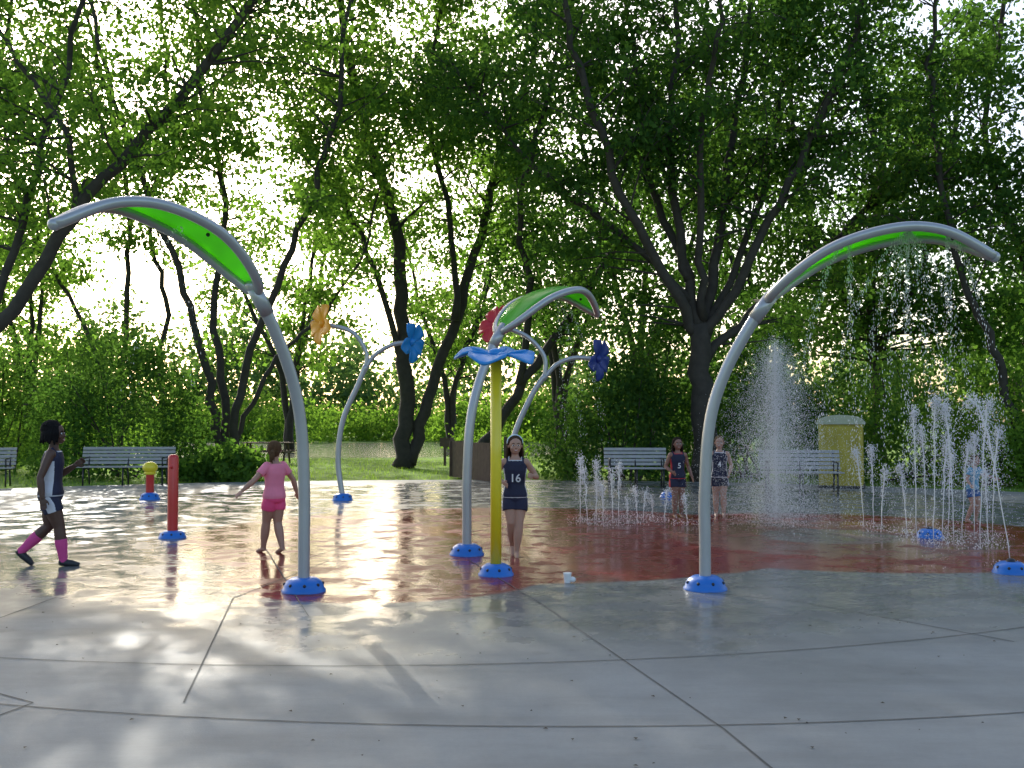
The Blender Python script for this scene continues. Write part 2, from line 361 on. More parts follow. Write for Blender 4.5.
# plaza
m,nt,N,L=newmat('wet_concrete')
o=N.new('ShaderNodeOutputMaterial');b=N.new('ShaderNodeBsdfPrincipled');L.new(b.outputs[0],o.inputs[0])
g=N.new('ShaderNodeNewGeometry')
def noise(sc,det=5,rough=.55,stretch=None):
    x=N.new('ShaderNodeTexNoise');x.inputs['Scale'].default_value=sc;x.inputs['Detail'].default_value=det;x.inputs['Roughness'].default_value=rough
    if stretch:
        mp=N.new('ShaderNodeMapping');mp.inputs['Scale'].default_value=stretch;mp.inputs['Rotation'].default_value=(0,0,.2)
        L.new(g.outputs['Position'],mp.inputs[0]);L.new(mp.outputs[0],x.inputs['Vector'])
    else: L.new(g.outputs['Position'],x.inputs['Vector'])
    return x.outputs[0]
def math_(op,a,b_=0,c=0):
    x=N.new('ShaderNodeMath');x.operation=op
    for i,q in enumerate((a,b_,c)):
        if isinstance(q,(int,float)): x.inputs[i].default_value=q
        else: L.new(q,x.inputs[i])
    return x.outputs[0]
def mr(v,a,b_,c,d_):
    x=N.new('ShaderNodeMapRange');x.interpolation_type='SMOOTHSTEP';L.new(v,x.inputs[0])
    for i,q in enumerate((a,b_,c,d_)): x.inputs[i+1].default_value=q
    return x.outputs[0]
def mixc(f,a,b_,mode='MIX'):
    x=N.new('ShaderNodeMix');x.data_type='RGBA';x.blend_type=mode
    for i,q in ((0,f),(6,a),(7,b_)):
        if isinstance(q,(int,float)): x.inputs[i].default_value=q
        elif isinstance(q,tuple): x.inputs[i].default_value=(*q,1)
        else: L.new(q,x.inputs[i])
    return x.outputs[2]
def dist(cx,cy,sy=1):
    x=N.new('ShaderNodeVectorMath');x.operation='DISTANCE';L.new(g.outputs['Position'],x.inputs[0]);x.inputs[1].default_value=(cx,cy,0);return x.outputs['Value']
nb=noise(.45,6,.6);nm=noise(2.2,6,.6);nf=noise(35,4,.6);ns=noise(9,5);nstr=noise(1.3,6,.65,(.35,1.6,1));nstain=noise(1.1,8,.7)
nbo=math_('MULTIPLY',math_('SUBTRACT',nb,.5),6.5);nmo=math_('MULTIPLY',math_('SUBTRACT',nm,.5),1.8)
dw=math_('ADD',math_('ADD',dist(.8,17.2),nbo),nmo)
wet=mr(dw,8.9,10.0,1,0)
damp=mr(dw,9.4,12.0,1,0)
base=mixc(nb,(.27,.275,.26),(.35,.355,.34))
base=mixc(mr(nm,.35,.7,0,1),base,mixc(1.0,base,(.86,.86,.86),'MULTIPLY'))
base=mixc(mr(nstr,.42,.68,0,.7),base,mixc(1.0,base,(.80,.79,.77),'MULTIPLY'))
base=mixc(mr(nstain,.60,.72,0,.6),base,mixc(1.0,base,(.68,.67,.64),'MULTIPLY'))
base=mixc(math_('MULTIPLY',nf,.3),base,(.16,.16,.155))
def disc(cx,cy,r,soft=.12): return mr(math_('ADD',dist(cx,cy),math_('MULTIPLY',nmo,.12)),r-soft,r,1,0)
red=(.33,.028,.022)
rm=math_('MAXIMUM',disc(-.1,14.4,4.4),math_('MAXIMUM',disc(4.4,14.2,3.5),disc(-1.3,10.7,1.75)))
base=mixc(math_('MULTIPLY',rm,.94),base,red)
base=mixc(disc(4.4,14.2,2.3),base,(.34,.14,.10))
base=mixc(math_('MULTIPLY',disc(4.4,14.2,1.0),.9),base,(.38,.31,.26))
base=mixc(math_('MULTIPLY',mr(nm,.4,.65,0,.35),rm),base,(.22,.09,.07))
base=mixc(math_('MULTIPLY',math_('MAXIMUM',wet,math_('MULTIPLY',damp,.5)),.9),base,mixc(1.0,base,(.66,.66,.67),'MULTIPLY'))
L.new(base,b.inputs['Base Color'])
wr=mr(ns,.35,.7,.05,.13);wr=math_('ADD',wr,mr(nm,.42,.66,0,.34))
rgh=math_('ADD',math_('MULTIPLY',wr,wet),math_('MULTIPLY',math_('SUBTRACT',1,wet),math_('SUBTRACT',.6,math_('MULTIPLY',damp,.22))))
L.new(rgh,b.inputs['Roughness'])
b.inputs['IOR'].default_value=1.33
L.new(math_('MULTIPLY',mr(wet,0,1,.30,.40),mr(nb,.4,.6,1.0,.7)),b.inputs['Specular IOR Level'])
bp=N.new('ShaderNodeBump');bp.inputs['Strength'].default_value=.6;bp.inputs['Distance'].default_value=.005
hh=math_('ADD',math_('MULTIPLY',noise(6,3),math_('MULTIPLY',wet,1.3)),math_('MULTIPLY',noise(90,3),math_('ADD',math_('MULTIPLY',wet,-.3),.45)))
L.new(hh,bp.inputs['Height']);L.new(bp.outputs[0],b.inputs['Normal']);M['concrete']=m
pe=empty('concrete_splash_plaza')
mb=MB();nn=128;V=[(-1+18.5*math.cos(2*math.pi*i/nn),9+18.5*math.sin(2*math.pi*i/nn),0) for i in range(nn)]
V+=[(x,y,-.08) for x,y,_ in V]
mb.add(V,[tuple(range(nn))]+[(i+nn,(i+1)%nn+nn,(i+1)%nn,i) for i in range(nn)])
mb.obj('slab',[M['concrete']],pe,smooth=False)
mb=MB()
def ribbon(P,w=.011):
    P=np.array([(x,y,.004) for x,y in P]);T=unit(np.gradient(P,axis=0));s_=np.stack([-T[:,1],T[:,0],T[:,2]*0],1)*w/2
    k=len(P);mb.add(np.concatenate([P+s_,P-s_]),[(i,i+1,i+1+k,i+k) for i in range(k-1)])
def arc(cx,cy,R,a0,a1,n=80): return [(cx+R*math.cos(math.radians(a0+(a1-a0)*i/n)),cy+R*math.sin(math.radians(a0+(a1-a0)*i/n))) for i in range(n+1)]
ribbon(arc(-1.2,18,11.28,200,340));ribbon(arc(.3,17.6,12.2,205,335));ribbon(arc(-1.2,18,8.6,0,360,160),.009)
def g2(px,py):
    d=1638.4/(py-420); return ((px-512)/1024*d,d)
for a_,b_ in [((235,597),(187,700)),((545,605),(722,726)),((722,726),(800,790)),((795,600),(1010,640)),((0,690),(38,700)),((38,700),(-10,718)),((60,596),(-60,640)),((330,560),(235,597)),((470,560),(545,605)),((265,545),(310,615)),((640,585),(795,600)),((430,520),(300,560))]:
    p,q=g2(*a_),g2(*b_);ribbon([(p[0]+(q[0]-p[0])*t/4,p[1]+(q[1]-p[1])*t/4) for t in range(5)])
mb.obj('expansion_joints',[M['joint']],pe,smooth=False)
n=320;C=np.stack([RNG.uniform(-6,7,n),4.2+RNG.uniform(0,1,n)**1.3*9,np.full(n,.006)],1)
a=RNG.uniform(0,6.28,n);A=np.stack([np.cos(a),np.sin(a),a*0],1);Bv=np.stack([-np.sin(a),np.cos(a),a*0],1);s_=RNG.uniform(.008,.034,n)[:,None]
V=np.stack([C,C+A*s_*.5+Bv*s_*.35+[0,0,.004],C+A*s_,C+A*s_*.5-Bv*s_*.35+[0,0,.006]],1).reshape(-1,3)
quads_obj('leaf_litter',V,M['litter'])
# ---------------------------------------------------------------- splash equipment
def basecap(mb,x,y,r=.19,h=.13,mi=0,bolt=1):
    mb.lathe((x,y,0),[(r*1.08,.0),(r*1.08,.018),(r,.03),(r*.97,.06),(r*.85,h*.75),(r*.6,h*.97),(r*.38,h)],28,mi)
    for i in range(8):
        a=2*math.pi*(i+.3)/8;mb.ell((x+r*.93*math.cos(a),y+r*.93*math.sin(a),h*.55),(.016,.016,.016),8,bolt)
PROF=[(0,0),(0,.5),(0,.9),(.04,1.5),(.15,1.95),(.39,2.43),(.72,2.88),(1.2,3.26),(1.77,3.42),(2.25,3.37),(2.72,3.12)]
def arch(bx,by,dx,dy,sr=1.0,sz=1.0,ww=.34,name='leaf_arch_spray'):
    e=empty(name);u=np.array([dx,dy,0.]);u/=np.linalg.norm(u);sd=np.array([-u[1],u[0],0])
    P=catmull([np.array([bx,by,0])+u*r_*sr+np.array([0,0,z*sz]) for r_,z in PROF],8)
    mb=MB();basecap(mb,bx,by);mb.obj('base_cap',[M['blue'],M['bolt']],e)
    i0=46;mb=MB();mb.tube(P[:i0+3],.056,16)
    k=len(P)-i0;s=np.linspace(0,1,k);w=ww*np.sin(math.pi*np.clip(s,0,1)**.75)**.8;w[-1]=0;w[0]=0
    T=unit(np.gradient(P[i0:],axis=0));up=np.cross(sd,T);up*=np.sign(up[:,2].mean())
    sag=-.07*(w/ww)**2
    E1=P[i0:]+sd*w[:,None]+up*sag[:,None];E2=P[i0:]-sd*w[:,None]+up*sag[:,None]
    mb.tube(E1,.045,12);mb.tube(E2,.045,12)
    mb.ell(P[-1],(.05,.05,.05),12);mb.tube([P[i0-3],P[i0+1]],.066,14)
    mb.obj('curved_pole_and_frame',[M['steel']],e)
    mb=MB();c=7;V=[]
    for i in range(k):
        for j in range(c):
            t=j/(c-1)*2-1;V.append(P[i0+i]+sd*w[i]*t*.98+up[i]*(-.07*(w[i]/ww)**2*t*t+.012))
    mb.add(V,[(i*c+j,i*c+j+1,(i+1)*c+j+1,(i+1)*c+j) for i in range(k-1) for j in range(c-1)])
    mb.obj('green_canopy_panel',[M['panel']],e,solid=.008)
    mb=MB()
    for f in (.3,.55,.8):
        q=P[i0+int(k*f)]-up[int(k*f)]*.02;mb.ell(q,(.018,.018,.018),10)
    mb.obj('spray_nozzles',[M['bolt']],e)
    return P
def gp(px,py): x,y=g2(px,py);return x,y
x,y=gp(305,590);arch(x,y,-1.45,-1.9,.91,.985,.27)
x,y=gp(467,554);arch(x,y,2.0,1.5,.76,.96,.40)
x,y=gp(704,588);PR=arch(x,y,2.7,-.75,.94,.978,.40)
def petals(mb,c,axis,n,length,width,cup,rot=0,mi=0,curl=0):
    ax=unit(np.array(axis,float));a=np.array([0,0,1.]) if abs(ax[2])<.9 else np.array([1.,0,0])
    u=unit(np.cross(ax,a));v=np.cross(ax,u)
    for i in range(n):
        an=rot+2*math.pi*i/n;r=u*math.cos(an)+v*math.sin(an);t=-u*math.sin(an)+v*math.cos(an);V=[];ns_=11;nw=5
        for j in range(ns_):
            s_=j/(ns_-1);w=width*(.22+1.0*math.sin(math.pi*min(s_*.72+.03,1)))*(1 if s_<.85 else .72 if s_<1 else .3)
            for q in range(nw):
                tt=q/(nw-1)*2-1
                V.append(np.array(c)+r*(.03+length*s_)+t*w*.5*tt+ax*(cup*math.sin(s_*2.4)*length+curl*s_*s_*length+.12*w*tt*tt))
        mb.add(V,[(a_*nw+b_,a_*nw+b_+1,(a_+1)*nw+b_+1,(a_+1)*nw+b_) for a_ in range(ns_-1) for b_ in range(nw-1)],mi)
x,y=gp(496,574);e=empty('yellow_flower_spray_post')
mb=MB();basecap(mb,x,y,.17,.12);mb.obj('base_cap',[M['blue'],M['bolt']],e)
mb=MB();mb.tube([(x,y,0.02),(x,y,1.2),(x+.0,y,2.24)],.058,18);mb.obj('yellow_pole',[M['yellow']],e)
mb=MB();petals(mb,(x,y,2.25),(0.03,-.18,1),5,.40,.34,.10,.35,0,-.16);mb.obj('blue_petals',[M['petalblue']],e,solid=.022)
mb=MB();mb.ell((x,y,2.29),(.09,.09,.06));mb.obj('flower_hub',[M['petalblue']],e)
def flower_stem(bx_px,d,stem,br1,br2,c1,c2,ax1,ax2):
    e=empty('twin_flower_spray');f=lambda L_:catmull([W(a_,b_,d) for a_,b_ in L_],6)
    g_=G(bx_px,d);mb=MB();basecap(mb,g_[0],g_[1],.19,.14);mb.obj('base_cap',[M['blue'],M['bolt']],e)
    mb=MB();P=f(stem);P[0]=[g_[0],g_[1],0];mb.tube(P,.055,12);mb.tube(f(br1),.045,12);mb.tube(f(br2),.045,12);mb.obj('curved_stem',[M['steel']],e)
    for q,c_,ax in ((br1,c1,ax1),(br2,c2,ax2)):
        mb=MB();pp=W(*q[-1],d);petals(mb,pp,ax,5,.40,.27,.16,1.57);mb.ell(pp+unit(np.array(ax,float))*.03,(.08,.08,.08));mb.obj('petals',[M[c_]],e,solid=.02)
flower_stem(343,20.5,[(343,500),(338,460),(343,420),(358,385),(366,365)],[(366,368),(366,352),(352,332),(324,324)],[(364,372),(374,356),(392,345),(410,342)],'orange','petalblue',(-1,-.75,.1),(1,-.45,-.1))
flower_stem(512,20.0,[(512,502),(508,465),(516,430),(532,395),(545,375)],[(545,378),(544,356),(526,336),(497,325)],[(543,380),(556,365),(574,358),(596,359)],'redpetal','darkblue',(-1,-.9,.7),(1,-.6,-.1))
x,y=gp(174,537);e=empty('red_spray_bollard');mb=MB();basecap(mb,x,y,.17,.1);mb.obj('base_cap',[M['blue'],M['bolt']],e)
mb=MB();mb.lathe((x,y,0),[(.07,.02),(.07,1.08),(.062,1.115),(.03,1.13)],20);mb.tube([(x,y-.05,.95),(x,y-.11,.97)],.02,10);mb.obj('red_post',[M['red']],e)
x,y=gp(151,499);e=empty('yellow_top_spray_bollard');mb=MB();basecap(mb,x,y,.19,.14);mb.obj('base_cap',[M['blue'],M['bolt']],e)
mb=MB();mb.lathe((x,y,0),[(.08,.02),(.08,.5),(.09,.53),(.05,.55)],18);mb.obj('red_post',[M['red']],e)
mb=MB();mb.ell((x,y,.64),(.15,.15,.12),18);mb.lathe((x,y,.5),[(.1,0),(.12,.03),(.1,.06)],18);mb.obj('yellow_head',[M['yellow']],e)
for px,py in [(668,497),(928,537),(1008,572)]:
    x,y=gp(px,py);e=empty('ground_spray_nozzle');mb=MB();basecap(mb,x,y,.17,.12)
    mb.lathe((x,y,.1),[(.05,0),(.045,.04),(.03,.05)],14,1);mb.obj('base_cap',[M['blue'],M['bolt'],M['red']],e)
def bench(px,d,w,rz):
    g_=G(px,d);e=empty('park_bench');c,s=math.cos(rz),math.sin(rz)
    def T(l): return (g_[0]+l[0]*c-l[1]*s,g_[1]+l[0]*s+l[1]*c,l[2])
    mb=MB()
    for i in range(5): mb.box(T((0,-.22+i*.095,.44+.006*abs(i-2))),(w,.075,.03),0,rz)
    mb.obj('seat',[M['bench']],e,False,.005)
    mb=MB()
    for i in range(5): mb.box(T((0,.25+i*.025,.54+i*.088)),(w,.025,.07),0,rz,-.25)
    mb.obj('backrest',[M['bench']],e,False,.005)
    mb=MB()
    for sx in(-w*.42,0,w*.42):
        mb.tube([T((sx,-.22,0)),T((sx,-.2,.42)),T((sx,.2,.41)),T((sx,.39,.93))],.022,8);mb.tube([T((sx,.2,.41)),T((sx,.28,0))],.022,8)
        if sx: mb.tube([T((sx,-.2,.42)),T((sx,-.24,.66)),T((sx,.28,.68))],.018,8)
    mb.obj('metal_frame',[M['benchleg']],e)
bench(126,25.3,2.25,.08);bench(636,24.5,1.5,-.03);bench(801,22.6,1.75,-.12);bench(-22,24.5,1.6,.25)
# yellow structure of unknown kind; cabin shape and door are guessed
g_=G(841,24.4);e=empty('yellow_structure');x,y=g_[0],g_[1];mb=MB();rz=-.35
def TL(a,b_,z): return (x+a*math.cos(rz)-b_*math.sin(rz),y+a*math.sin(rz)+b_*math.cos(rz),z)
mb.box(TL(0,0,.80),(.92,.92,1.48),0,rz)
for a in (-.44,.44):
    for b_ in (-.44,.44): mb.box(TL(a,b_,.78),(.1,.1,1.5),0,rz)
mb.box(TL(0,-.475,.78),(.62,.03,1.3),0,rz)
for a in np.linspace(-.24,.24,5): mb.box(TL(a,-.497,.78),(.03,.016,1.2),0,rz)
for b_ in np.linspace(-.3,.3,5):
    mb.box(TL(-.468,b_,.78),(.016,.05,1.36),0,rz);mb.box(TL(.468,b_,.78),(.016,.05,1.36),0,rz)
mb.obj('cabin_walls_and_door',[M['drum']],e,False,.012)
mb=MB();mb.box(TL(0,0,.035),(1.05,1.05,.07),0,rz);mb.obj('base_skid',[M['benchleg']],e,False)
mb=MB();V=[];k=11
for i in range(k):
    t=-1+2*i/(k-1);zz=1.54+.18*math.sqrt(max(0,1-t*t));
    for b_ in (-.52,.52): V.append(TL(.55*t,b_,zz))
V+= [TL(.55*(-1+2*i/(k-1)),-.52,1.50) for i in range(k)]+[TL(.55*(-1+2*i/(k-1)),.52,1.50) for i in range(k)]
Fc=[(2*i,2*i+1,2*i+3,2*i+2) for i in range(k-1)]+[(2*i,2*i+2,2*k+i+1,2*k+i) for i in range(k-1)]+[(2*i+1,3*k+i,3*k+i+1,2*i+3) for i in range(k-1)]
mb.add(V,Fc);mb.obj('domed_roof',[M['tarp']],e,False)
e=empty('wooden_enclosure');mb=MB();a_=G(452,29);b_=G(492,26.5)
for i in range(15):
    p=a_+(b_-a_)*i/14;mb.box((p[0],p[1],.5),(.16,.03,1.0),0,-1.05)
for z in(.25,.85): mb.tube([a_+[0.03,0.04,z],b_+[0.03,.04,z]],.03,6)
for p in (a_,b_,a_+[1.5,2,0]): mb.box((p[0],p[1]+.04,.55),(.1,.1,1.1))
for i in range(9):
    p=a_+np.array([-.0,0,0])+(G(470,30)-a_)*i/8;mb.box((p[0],p[1],.5),(.15,.03,1.0),0,.6)
mb.obj('planks',[M['wood']],e,False)
e=empty('picnic_table');g_=G(268,38);mb=MB();x,y=g_[0],g_[1]
for i in range(5): mb.box((x,y-.3+i*.15,.76),(1.8,.13,.04))
for s_ in(-.7,.7):
    mb.box((x,y+s_,.45),(1.8,.26,.04))
    mb.box((x+s_,y,.42),(.08,1.4,.08))
    for q in(-1,1): mb.tube([(x+s_,y+q*.55,0),(x+s_,y+q*.2,.74)],.04,6)
mb.obj('table_and_seats',[M['wood']],e,False)
e=empty('sign_post');g_=G(445,36);mb=MB();mb.box((g_[0],g_[1],.5),(.09,.09,1.0));mb.box((g_[0],g_[1]-.06,.82),(.34,.03,.3));mb.obj('post',[M['wood']],e,False)
x,y=gp(567,582);mb=MB();mb.lathe((x,y,0.002),[(.03,0),(.034,.03),(.04,.09),(.043,.1),(.036,.097)],16);mb.ell((x+.05,y,.035),(.035,.03,.03),8);mb.obj('paper_cup',[M['white']])
# ---------------------------------------------------------------- water
def octs(name,C,r,elong=1.6,parent=None):
    n=len(C);r=np.asarray(r)*np.ones(n)
    O=np.array([(1,0,0),(-1,0,0),(0,1,0),(0,-1,0),(0,0,elong),(0,0,-elong)],float)
    V=(C[:,None,:]+O[None]*r[:,None,None]).reshape(-1,3)
    Fi=np.array([(0,2,4),(2,1,4),(1,3,4),(3,0,4),(2,0,5),(1,2,5),(3,1,5),(0,3,5)])
    Fa=(Fi[None]+6*np.arange(n)[:,None,None]).reshape(-1,3).astype(np.int32)
    me=bpy.data.meshes.new(name);me.vertices.add(len(V));me.vertices.foreach_set('co',V.astype(np.float32).ravel())
    me.loops.add(Fa.size);me.loops.foreach_set('vertex_index',Fa.ravel());me.polygons.add(len(Fa))
    me.polygons.foreach_set('loop_start',np.arange(0,Fa.size,3,dtype=np.int32));me.polygons.foreach_set('loop_total',np.full(len(Fa),3,dtype=np.int32))
    me.polygons.foreach_set('use_smooth',np.ones(len(Fa),dtype=bool));me.update(calc_edges=True);me.materials.append(M['spray'])
    ob=bpy.data.objects.new(name,me);col.objects.link(ob)
    if parent: ob.parent=parent
def jets(name,specs,rng):
    e=empty(name);mb=MB();CC=[];RR=[]
    for (x,y,h,lx,ly,dens) in specs:
        n=14;t=np.linspace(0,1,n)
        P=np.stack([x+lx*t,y+ly*t,h*(1-(1-t)**2)],1);P[1:]+=rng.normal(size=(n-1,3))*.006
        mb.tube(P,.005+.006*t*rng.uniform(.5,1.4,n),6)
        k=int(300*dens*h)
        t=rng.uniform(0.1,1.0,k)**.6;sp=.010+.03*t
        CC.append(np.stack([x+lx*t+rng.normal(size=k)*sp,y+ly*t+rng.normal(size=k)*sp,h*(1-(1-t)**2)+rng.normal(size=k)*.05],1));RR.append(rng.uniform(.0025,.008,k))
        k=int(240*dens*h);a=rng.uniform(0,6.28,k);v=rng.uniform(.03,.24,k)*(.6+.4*h);t=rng.uniform(0,1,k)
        CC.append(np.stack([x+lx+lx*t*.8+np.cos(a)*v*t,y+ly+np.sin(a)*v*t,h*(1-t**2)],1));RR.append(rng.uniform(.002,.006,k))
        k=60;a=rng.uniform(0,6.28,k);v=rng.uniform(.02,.3,k)
        CC.append(np.stack([x+np.cos(a)*v,y+np.sin(a)*v,rng.uniform(0,.08,k)],1));RR.append(rng.uniform(.003,.008,k))
    C=np.concatenate(CC);R=np.concatenate(RR);k=C[:,2]>.003
    mb.obj('streams',[M['spray']],e);octs('droplets',C[k],R[k],1.5,e)
r=np.random.default_rng(21);sp=[]
for px,py,top in [(580,522,458),(587,524,470),(596,520,462),(603,526,485),(612,522,474),(618,525,465),(637,524,488),(643,520,492),(664,523,490),(686,525,495),(596,516,480),(652,517,497),(627,518,499)]:
    x,y=gp(px,py);h=(py-top)/1024*y;sp.append((x,y,h,r.normal()*.03,r.normal()*.03,1.2))
jets('ground_jet_fountain',sp,r)
sp=[]
for px,py,top,lx in [(872,527,448,-.05),(879,532,470,.1),(915,540,410,.0),(925,536,430,-.08),(932,545,400,.05),(940,540,440,.1),(952,546,405,-.1),(960,540,445,.12),(978,548,402,.1),(905,534,465,-.1),(972,536,435,.0),(1008,568,400,-.42),(990,536,430,.15),(862,526,450,-.12),(946,533,455,.05),(986,545,470,-.05)]:
    x,y=gp(px,py);h=(py-top)/1024*y;sp.append((x,y,h,lx,r.normal()*.05,1.2))
jets('tall_jet_fountain',sp,r)
e=empty('mist_spray');x,y=gp(774,530);n=70000
t=r.uniform(0,1,n)**.8;a=r.uniform(0,6.28,n);rad=(.16+.80*t**.7)*np.abs(r.normal(size=n))*.66
C=np.stack([x+np.cos(a)*rad+.02,y+np.sin(a)*rad,2.68-2.5*t+r.normal(size=n)*.10-.1*rad],1);k=C[:,2]>.02
octs('droplets',C[k],r.uniform(.0015,.0045,k.sum()),1.5,e)
def drip(name,lines,n=260,rr=(.001,.0032)):
    e=empty(name);CC=[];RR=[]
    for (p,v,T_) in lines:
        t=r.uniform(0,T_,n);p=np.array(p);v=np.array(v)
        c=p+v*t[:,None]-np.array([0,0,4.9])*(t**2)[:,None]+r.normal(size=(n,3))*(.006+.05*t[:,None]);CC.append(c);RR.append(r.uniform(*rr,n))
    C=np.concatenate(CC);k=C[:,2]>.01;octs('droplets',C[k],np.concatenate(RR)[k],4,e)
q=PR[-14]
drip('canopy_water_spray',[((q[0],q[1],q[2]-.03),(vx,vy,vz),.66) for vx,vy,vz in[(-1.6,.1,-1),(-.8,.2,-.7),(-.3,.3,-.4),(.2,-.3,-.2),(1.2,.1,-.6),(.7,.2,-.4),(-.05,0,-1),(.1,.4,0)]]+[((PR[-22][0],PR[-22][1],PR[-22][2]-.03),(-.9,.2,-.3),.6),((PR[-22][0],PR[-22][1],PR[-22][2]-.03),(.1,.2,-.3),.6),((PR[-8][0],PR[-8][1],PR[-8][2]-.03),(.9,.2,0),.6),((PR[-8][0],PR[-8][1],PR[-8][2]-.03),(.1,.2,0),.6)],420,(.0014,.004))
x,y=gp(467,554)
drip('canopy_water_spray',[((x+1.1,y+1.0,3.2),(vx,.1,-.2),.6) for vx in(.6,1.1,.2)])
x,y=gp(305,590)
drip('canopy_water_spray',[((x-.8,y-1.2,3.2),(vx,-.1,-.3),.5) for vx in(-.8,.3)],120)
# ---------------------------------------------------------------- people
def rmesh(mb,name,mats,parent,vox,xf,pick=None,smooth=4):
    me=bpy.data.meshes.new(name);me.from_pydata(np.concatenate(mb.v).tolist(),[],mb.f);ob=bpy.data.objects.new(name,me);col.objects.link(ob)
    q=ob.modifiers.new('r','REMESH');q.mode='VOXEL';q.voxel_size=vox
    q=ob.modifiers.new('s','SMOOTH');q.iterations=smooth;q.factor=.5
    dg=bpy.context.evaluated_depsgraph_get();nm_=bpy.data.meshes.new_from_object(ob.evaluated_get(dg));bpy.data.objects.remove(ob)
    for m_ in mats: nm_.materials.append(m_)
    if pick:
        nf_=len(nm_.polygons);c=np.zeros(nf_*3);nm_.polygons.foreach_get('center',c);c=c.reshape(-1,3)
        nm_.polygons.foreach_set('material_index',pick(c).astype(np.int32))
    v=np.zeros(len(nm_.vertices)*3);nm_.vertices.foreach_get('co',v);nm_.vertices.foreach_set('co',xf(v.reshape(-1,3)).ravel())
    nm_.polygons.foreach_set('use_smooth',np.ones(len(nm_.polygons),dtype=bool));nm_.update()
    ob=bpy.data.objects.new(name,nm_);col.objects.link(ob);ob.parent=parent;return ob
def human(name,pos,H,heading,pose,skin,hairc,top,short,topt=None,sock=None,shoe=None,number=None,hair='pony',vox=.006,sleeves=False,band=None,fat=1.1):
    e=empty(name);ph=math.radians(heading);fx,fy=math.cos(ph),math.sin(ph);lx,ly=-fy,fx
    def xf(v):
        return np.stack([pos[0]+v[:,0]*lx+v[:,1]*fx,pos[1]+v[:,0]*ly+v[:,1]*fy,pos[2]+v[:,2]],1)
    def h(p): return np.array(p,float)*H
    lean=pose.get('lean',0)
    def ax(z): return lean*(z-.5)
    MS=simple('skin_'+name,skin,.5,var=.06,sss=.1);MHr=simple('hair_'+name,hairc,.95,bump=.8,bscale=60,var=.4,vscale=30)
    MHr.node_tree.nodes['Principled BSDF'].inputs['Specular IOR Level'].default_value=.2
    MT=simple('jersey_'+name,top,.75,bump=.25,bscale=18,var=.12);MSh=simple('shorts_'+name,short,.75,bump=.25,bscale=18)
    MTT=simple('trim_'+name,topt or (.75,.75,.75),.7)
    rings=[(.455,.060,.050),(.475,.080,.058),(.51,.086,.062),(.55,.078,.054),(.60,.068,.047),(.66,.072,.050),(.72,.082,.055),(.77,.088,.050),(.80,.074,.042),(.825,.040,.034),(.85,.028,.030),(.885,.027,.029)]
    def loft(mb,R,add=0):
        V=[];n=20
        for z,a,b in R:
            fa=fat if z<.81 else 1.0
            for j in range(n):
                t=2*math.pi*j/n;c,s=math.cos(t),math.sin(t)
                V.append(((a*fa+add)*math.copysign(abs(c)**.85,c),ax(z)+(b*fa+add)*math.copysign(abs(s)**.85,s),z))
        V=np.array(V)*H;k=len(R);Fc=[(i*n+j,i*n+(j+1)%n,(i+1)*n+(j+1)%n,(i+1)*n+j) for i in range(k-1) for j in range(n)]
        Fc+= [tuple(range(n-1,-1,-1)),tuple(range((k-1)*n,k*n))];mb.add(V,Fc)
    def limb(mb,pts,rad,add=0,n=12):
        P=[];R=[]
        for i in range(len(pts)-1):
            for t in (0,.25,.5,.75): P.append(h(pts[i])*(1-t)+h(pts[i+1])*t);R.append((rad[i*4+int(t*4)]*fat+add)*H)
        P.append(h(pts[-1]));R.append((rad[-1]*fat+add)*H);mb.tube(P,R,n)
        for i in (0,4,8):
            if i<len(P): mb.ell(P[i],(R[i],)*3,12)
    LEG=[.054,.055,.050,.042,.034,.036,.034,.026,.020];ARM=[.028,.027,.025,.023,.021,.023,.021,.018,.0145]
    body=MB();loft(body,rings)
    for sg,k in ((1,'L'),(-1,'R')):
        hip=(sg*.044,ax(.5),.495);kn=pose['knee'+k];an=pose['ankle'+k]
        limb(body,[hip,kn,an],LEG)
        hd=np.array(pose.get('toe'+k,(0,1,-.15)),float);hd/=np.linalg.norm(hd);a_=np.array(an)
        body.tube([h(a_-hd*.022+[0,0,-.012]),h(a_+hd*.02+[0,0,-.014]),h(a_+hd*.065+[0,0,-.022]),h(a_+hd*.10+[0,0,-.026])],[.021*H,.022*H,.019*H,.012*H],10)
        sh=(sg*.097,ax(.79),.785);el=pose['elbow'+k];wr=pose['wrist'+k]
        limb(body,[sh,el,wr],ARM);body.ell(h((sg*.088,ax(.79),.785)),(.038*H,)*3,12)
        d=unit(np.array(pose.get('hand'+k,np.array(wr)-np.array(el)),float));s0=unit(np.cross(d,np.array(pose.get('palmn'+k,(sg*1.,0.1,0)),float)));nn_=np.cross(s0,d)
        w0=np.array(wr)
        for o_,l0 in ((-.011,.0),(-.004,.0),(.004,.0),(.011,.0)):
            body.tube([h(w0-d*.004+s0*o_*.6),h(w0+d*.025+s0*o_*1.15),h(w0+d*.05+s0*o_*1.25)],[.0085*H,.0095*H,.0075*H],8)
        for o_,l_ in ((-.0165,.036),(-.0055,.045),(.0055,.048),(.0165,.042)):
            b0=w0+d*.046+s0*o_;q1=b0+d*l_*.45+s0*o_*.12;q2=q1+(d*.85-nn_*.5*sg)*l_*.33;q3=q2+(d*.5-nn_*.8*sg)*l_*.25
            body.tube([h(b0),h(q1),h(q2),h(q3)],[.0058*H,.0053*H,.005*H,.0038*H],7)
        b0=w0+d*.018+s0*.014;body.tube([h(b0),h(b0+s0*.016+d*.014),h(b0+s0*.021+d*.03),h(b0+s0*.020+d*.042)],[.007*H,.0065*H,.0055*H,.004*H],7)
    yaw=math.radians(pose.get('yaw',0));cy,sy=math.cos(yaw),math.sin(yaw);hc=np.array([pose.get('hs',0),ax(.93)+.006,.93])
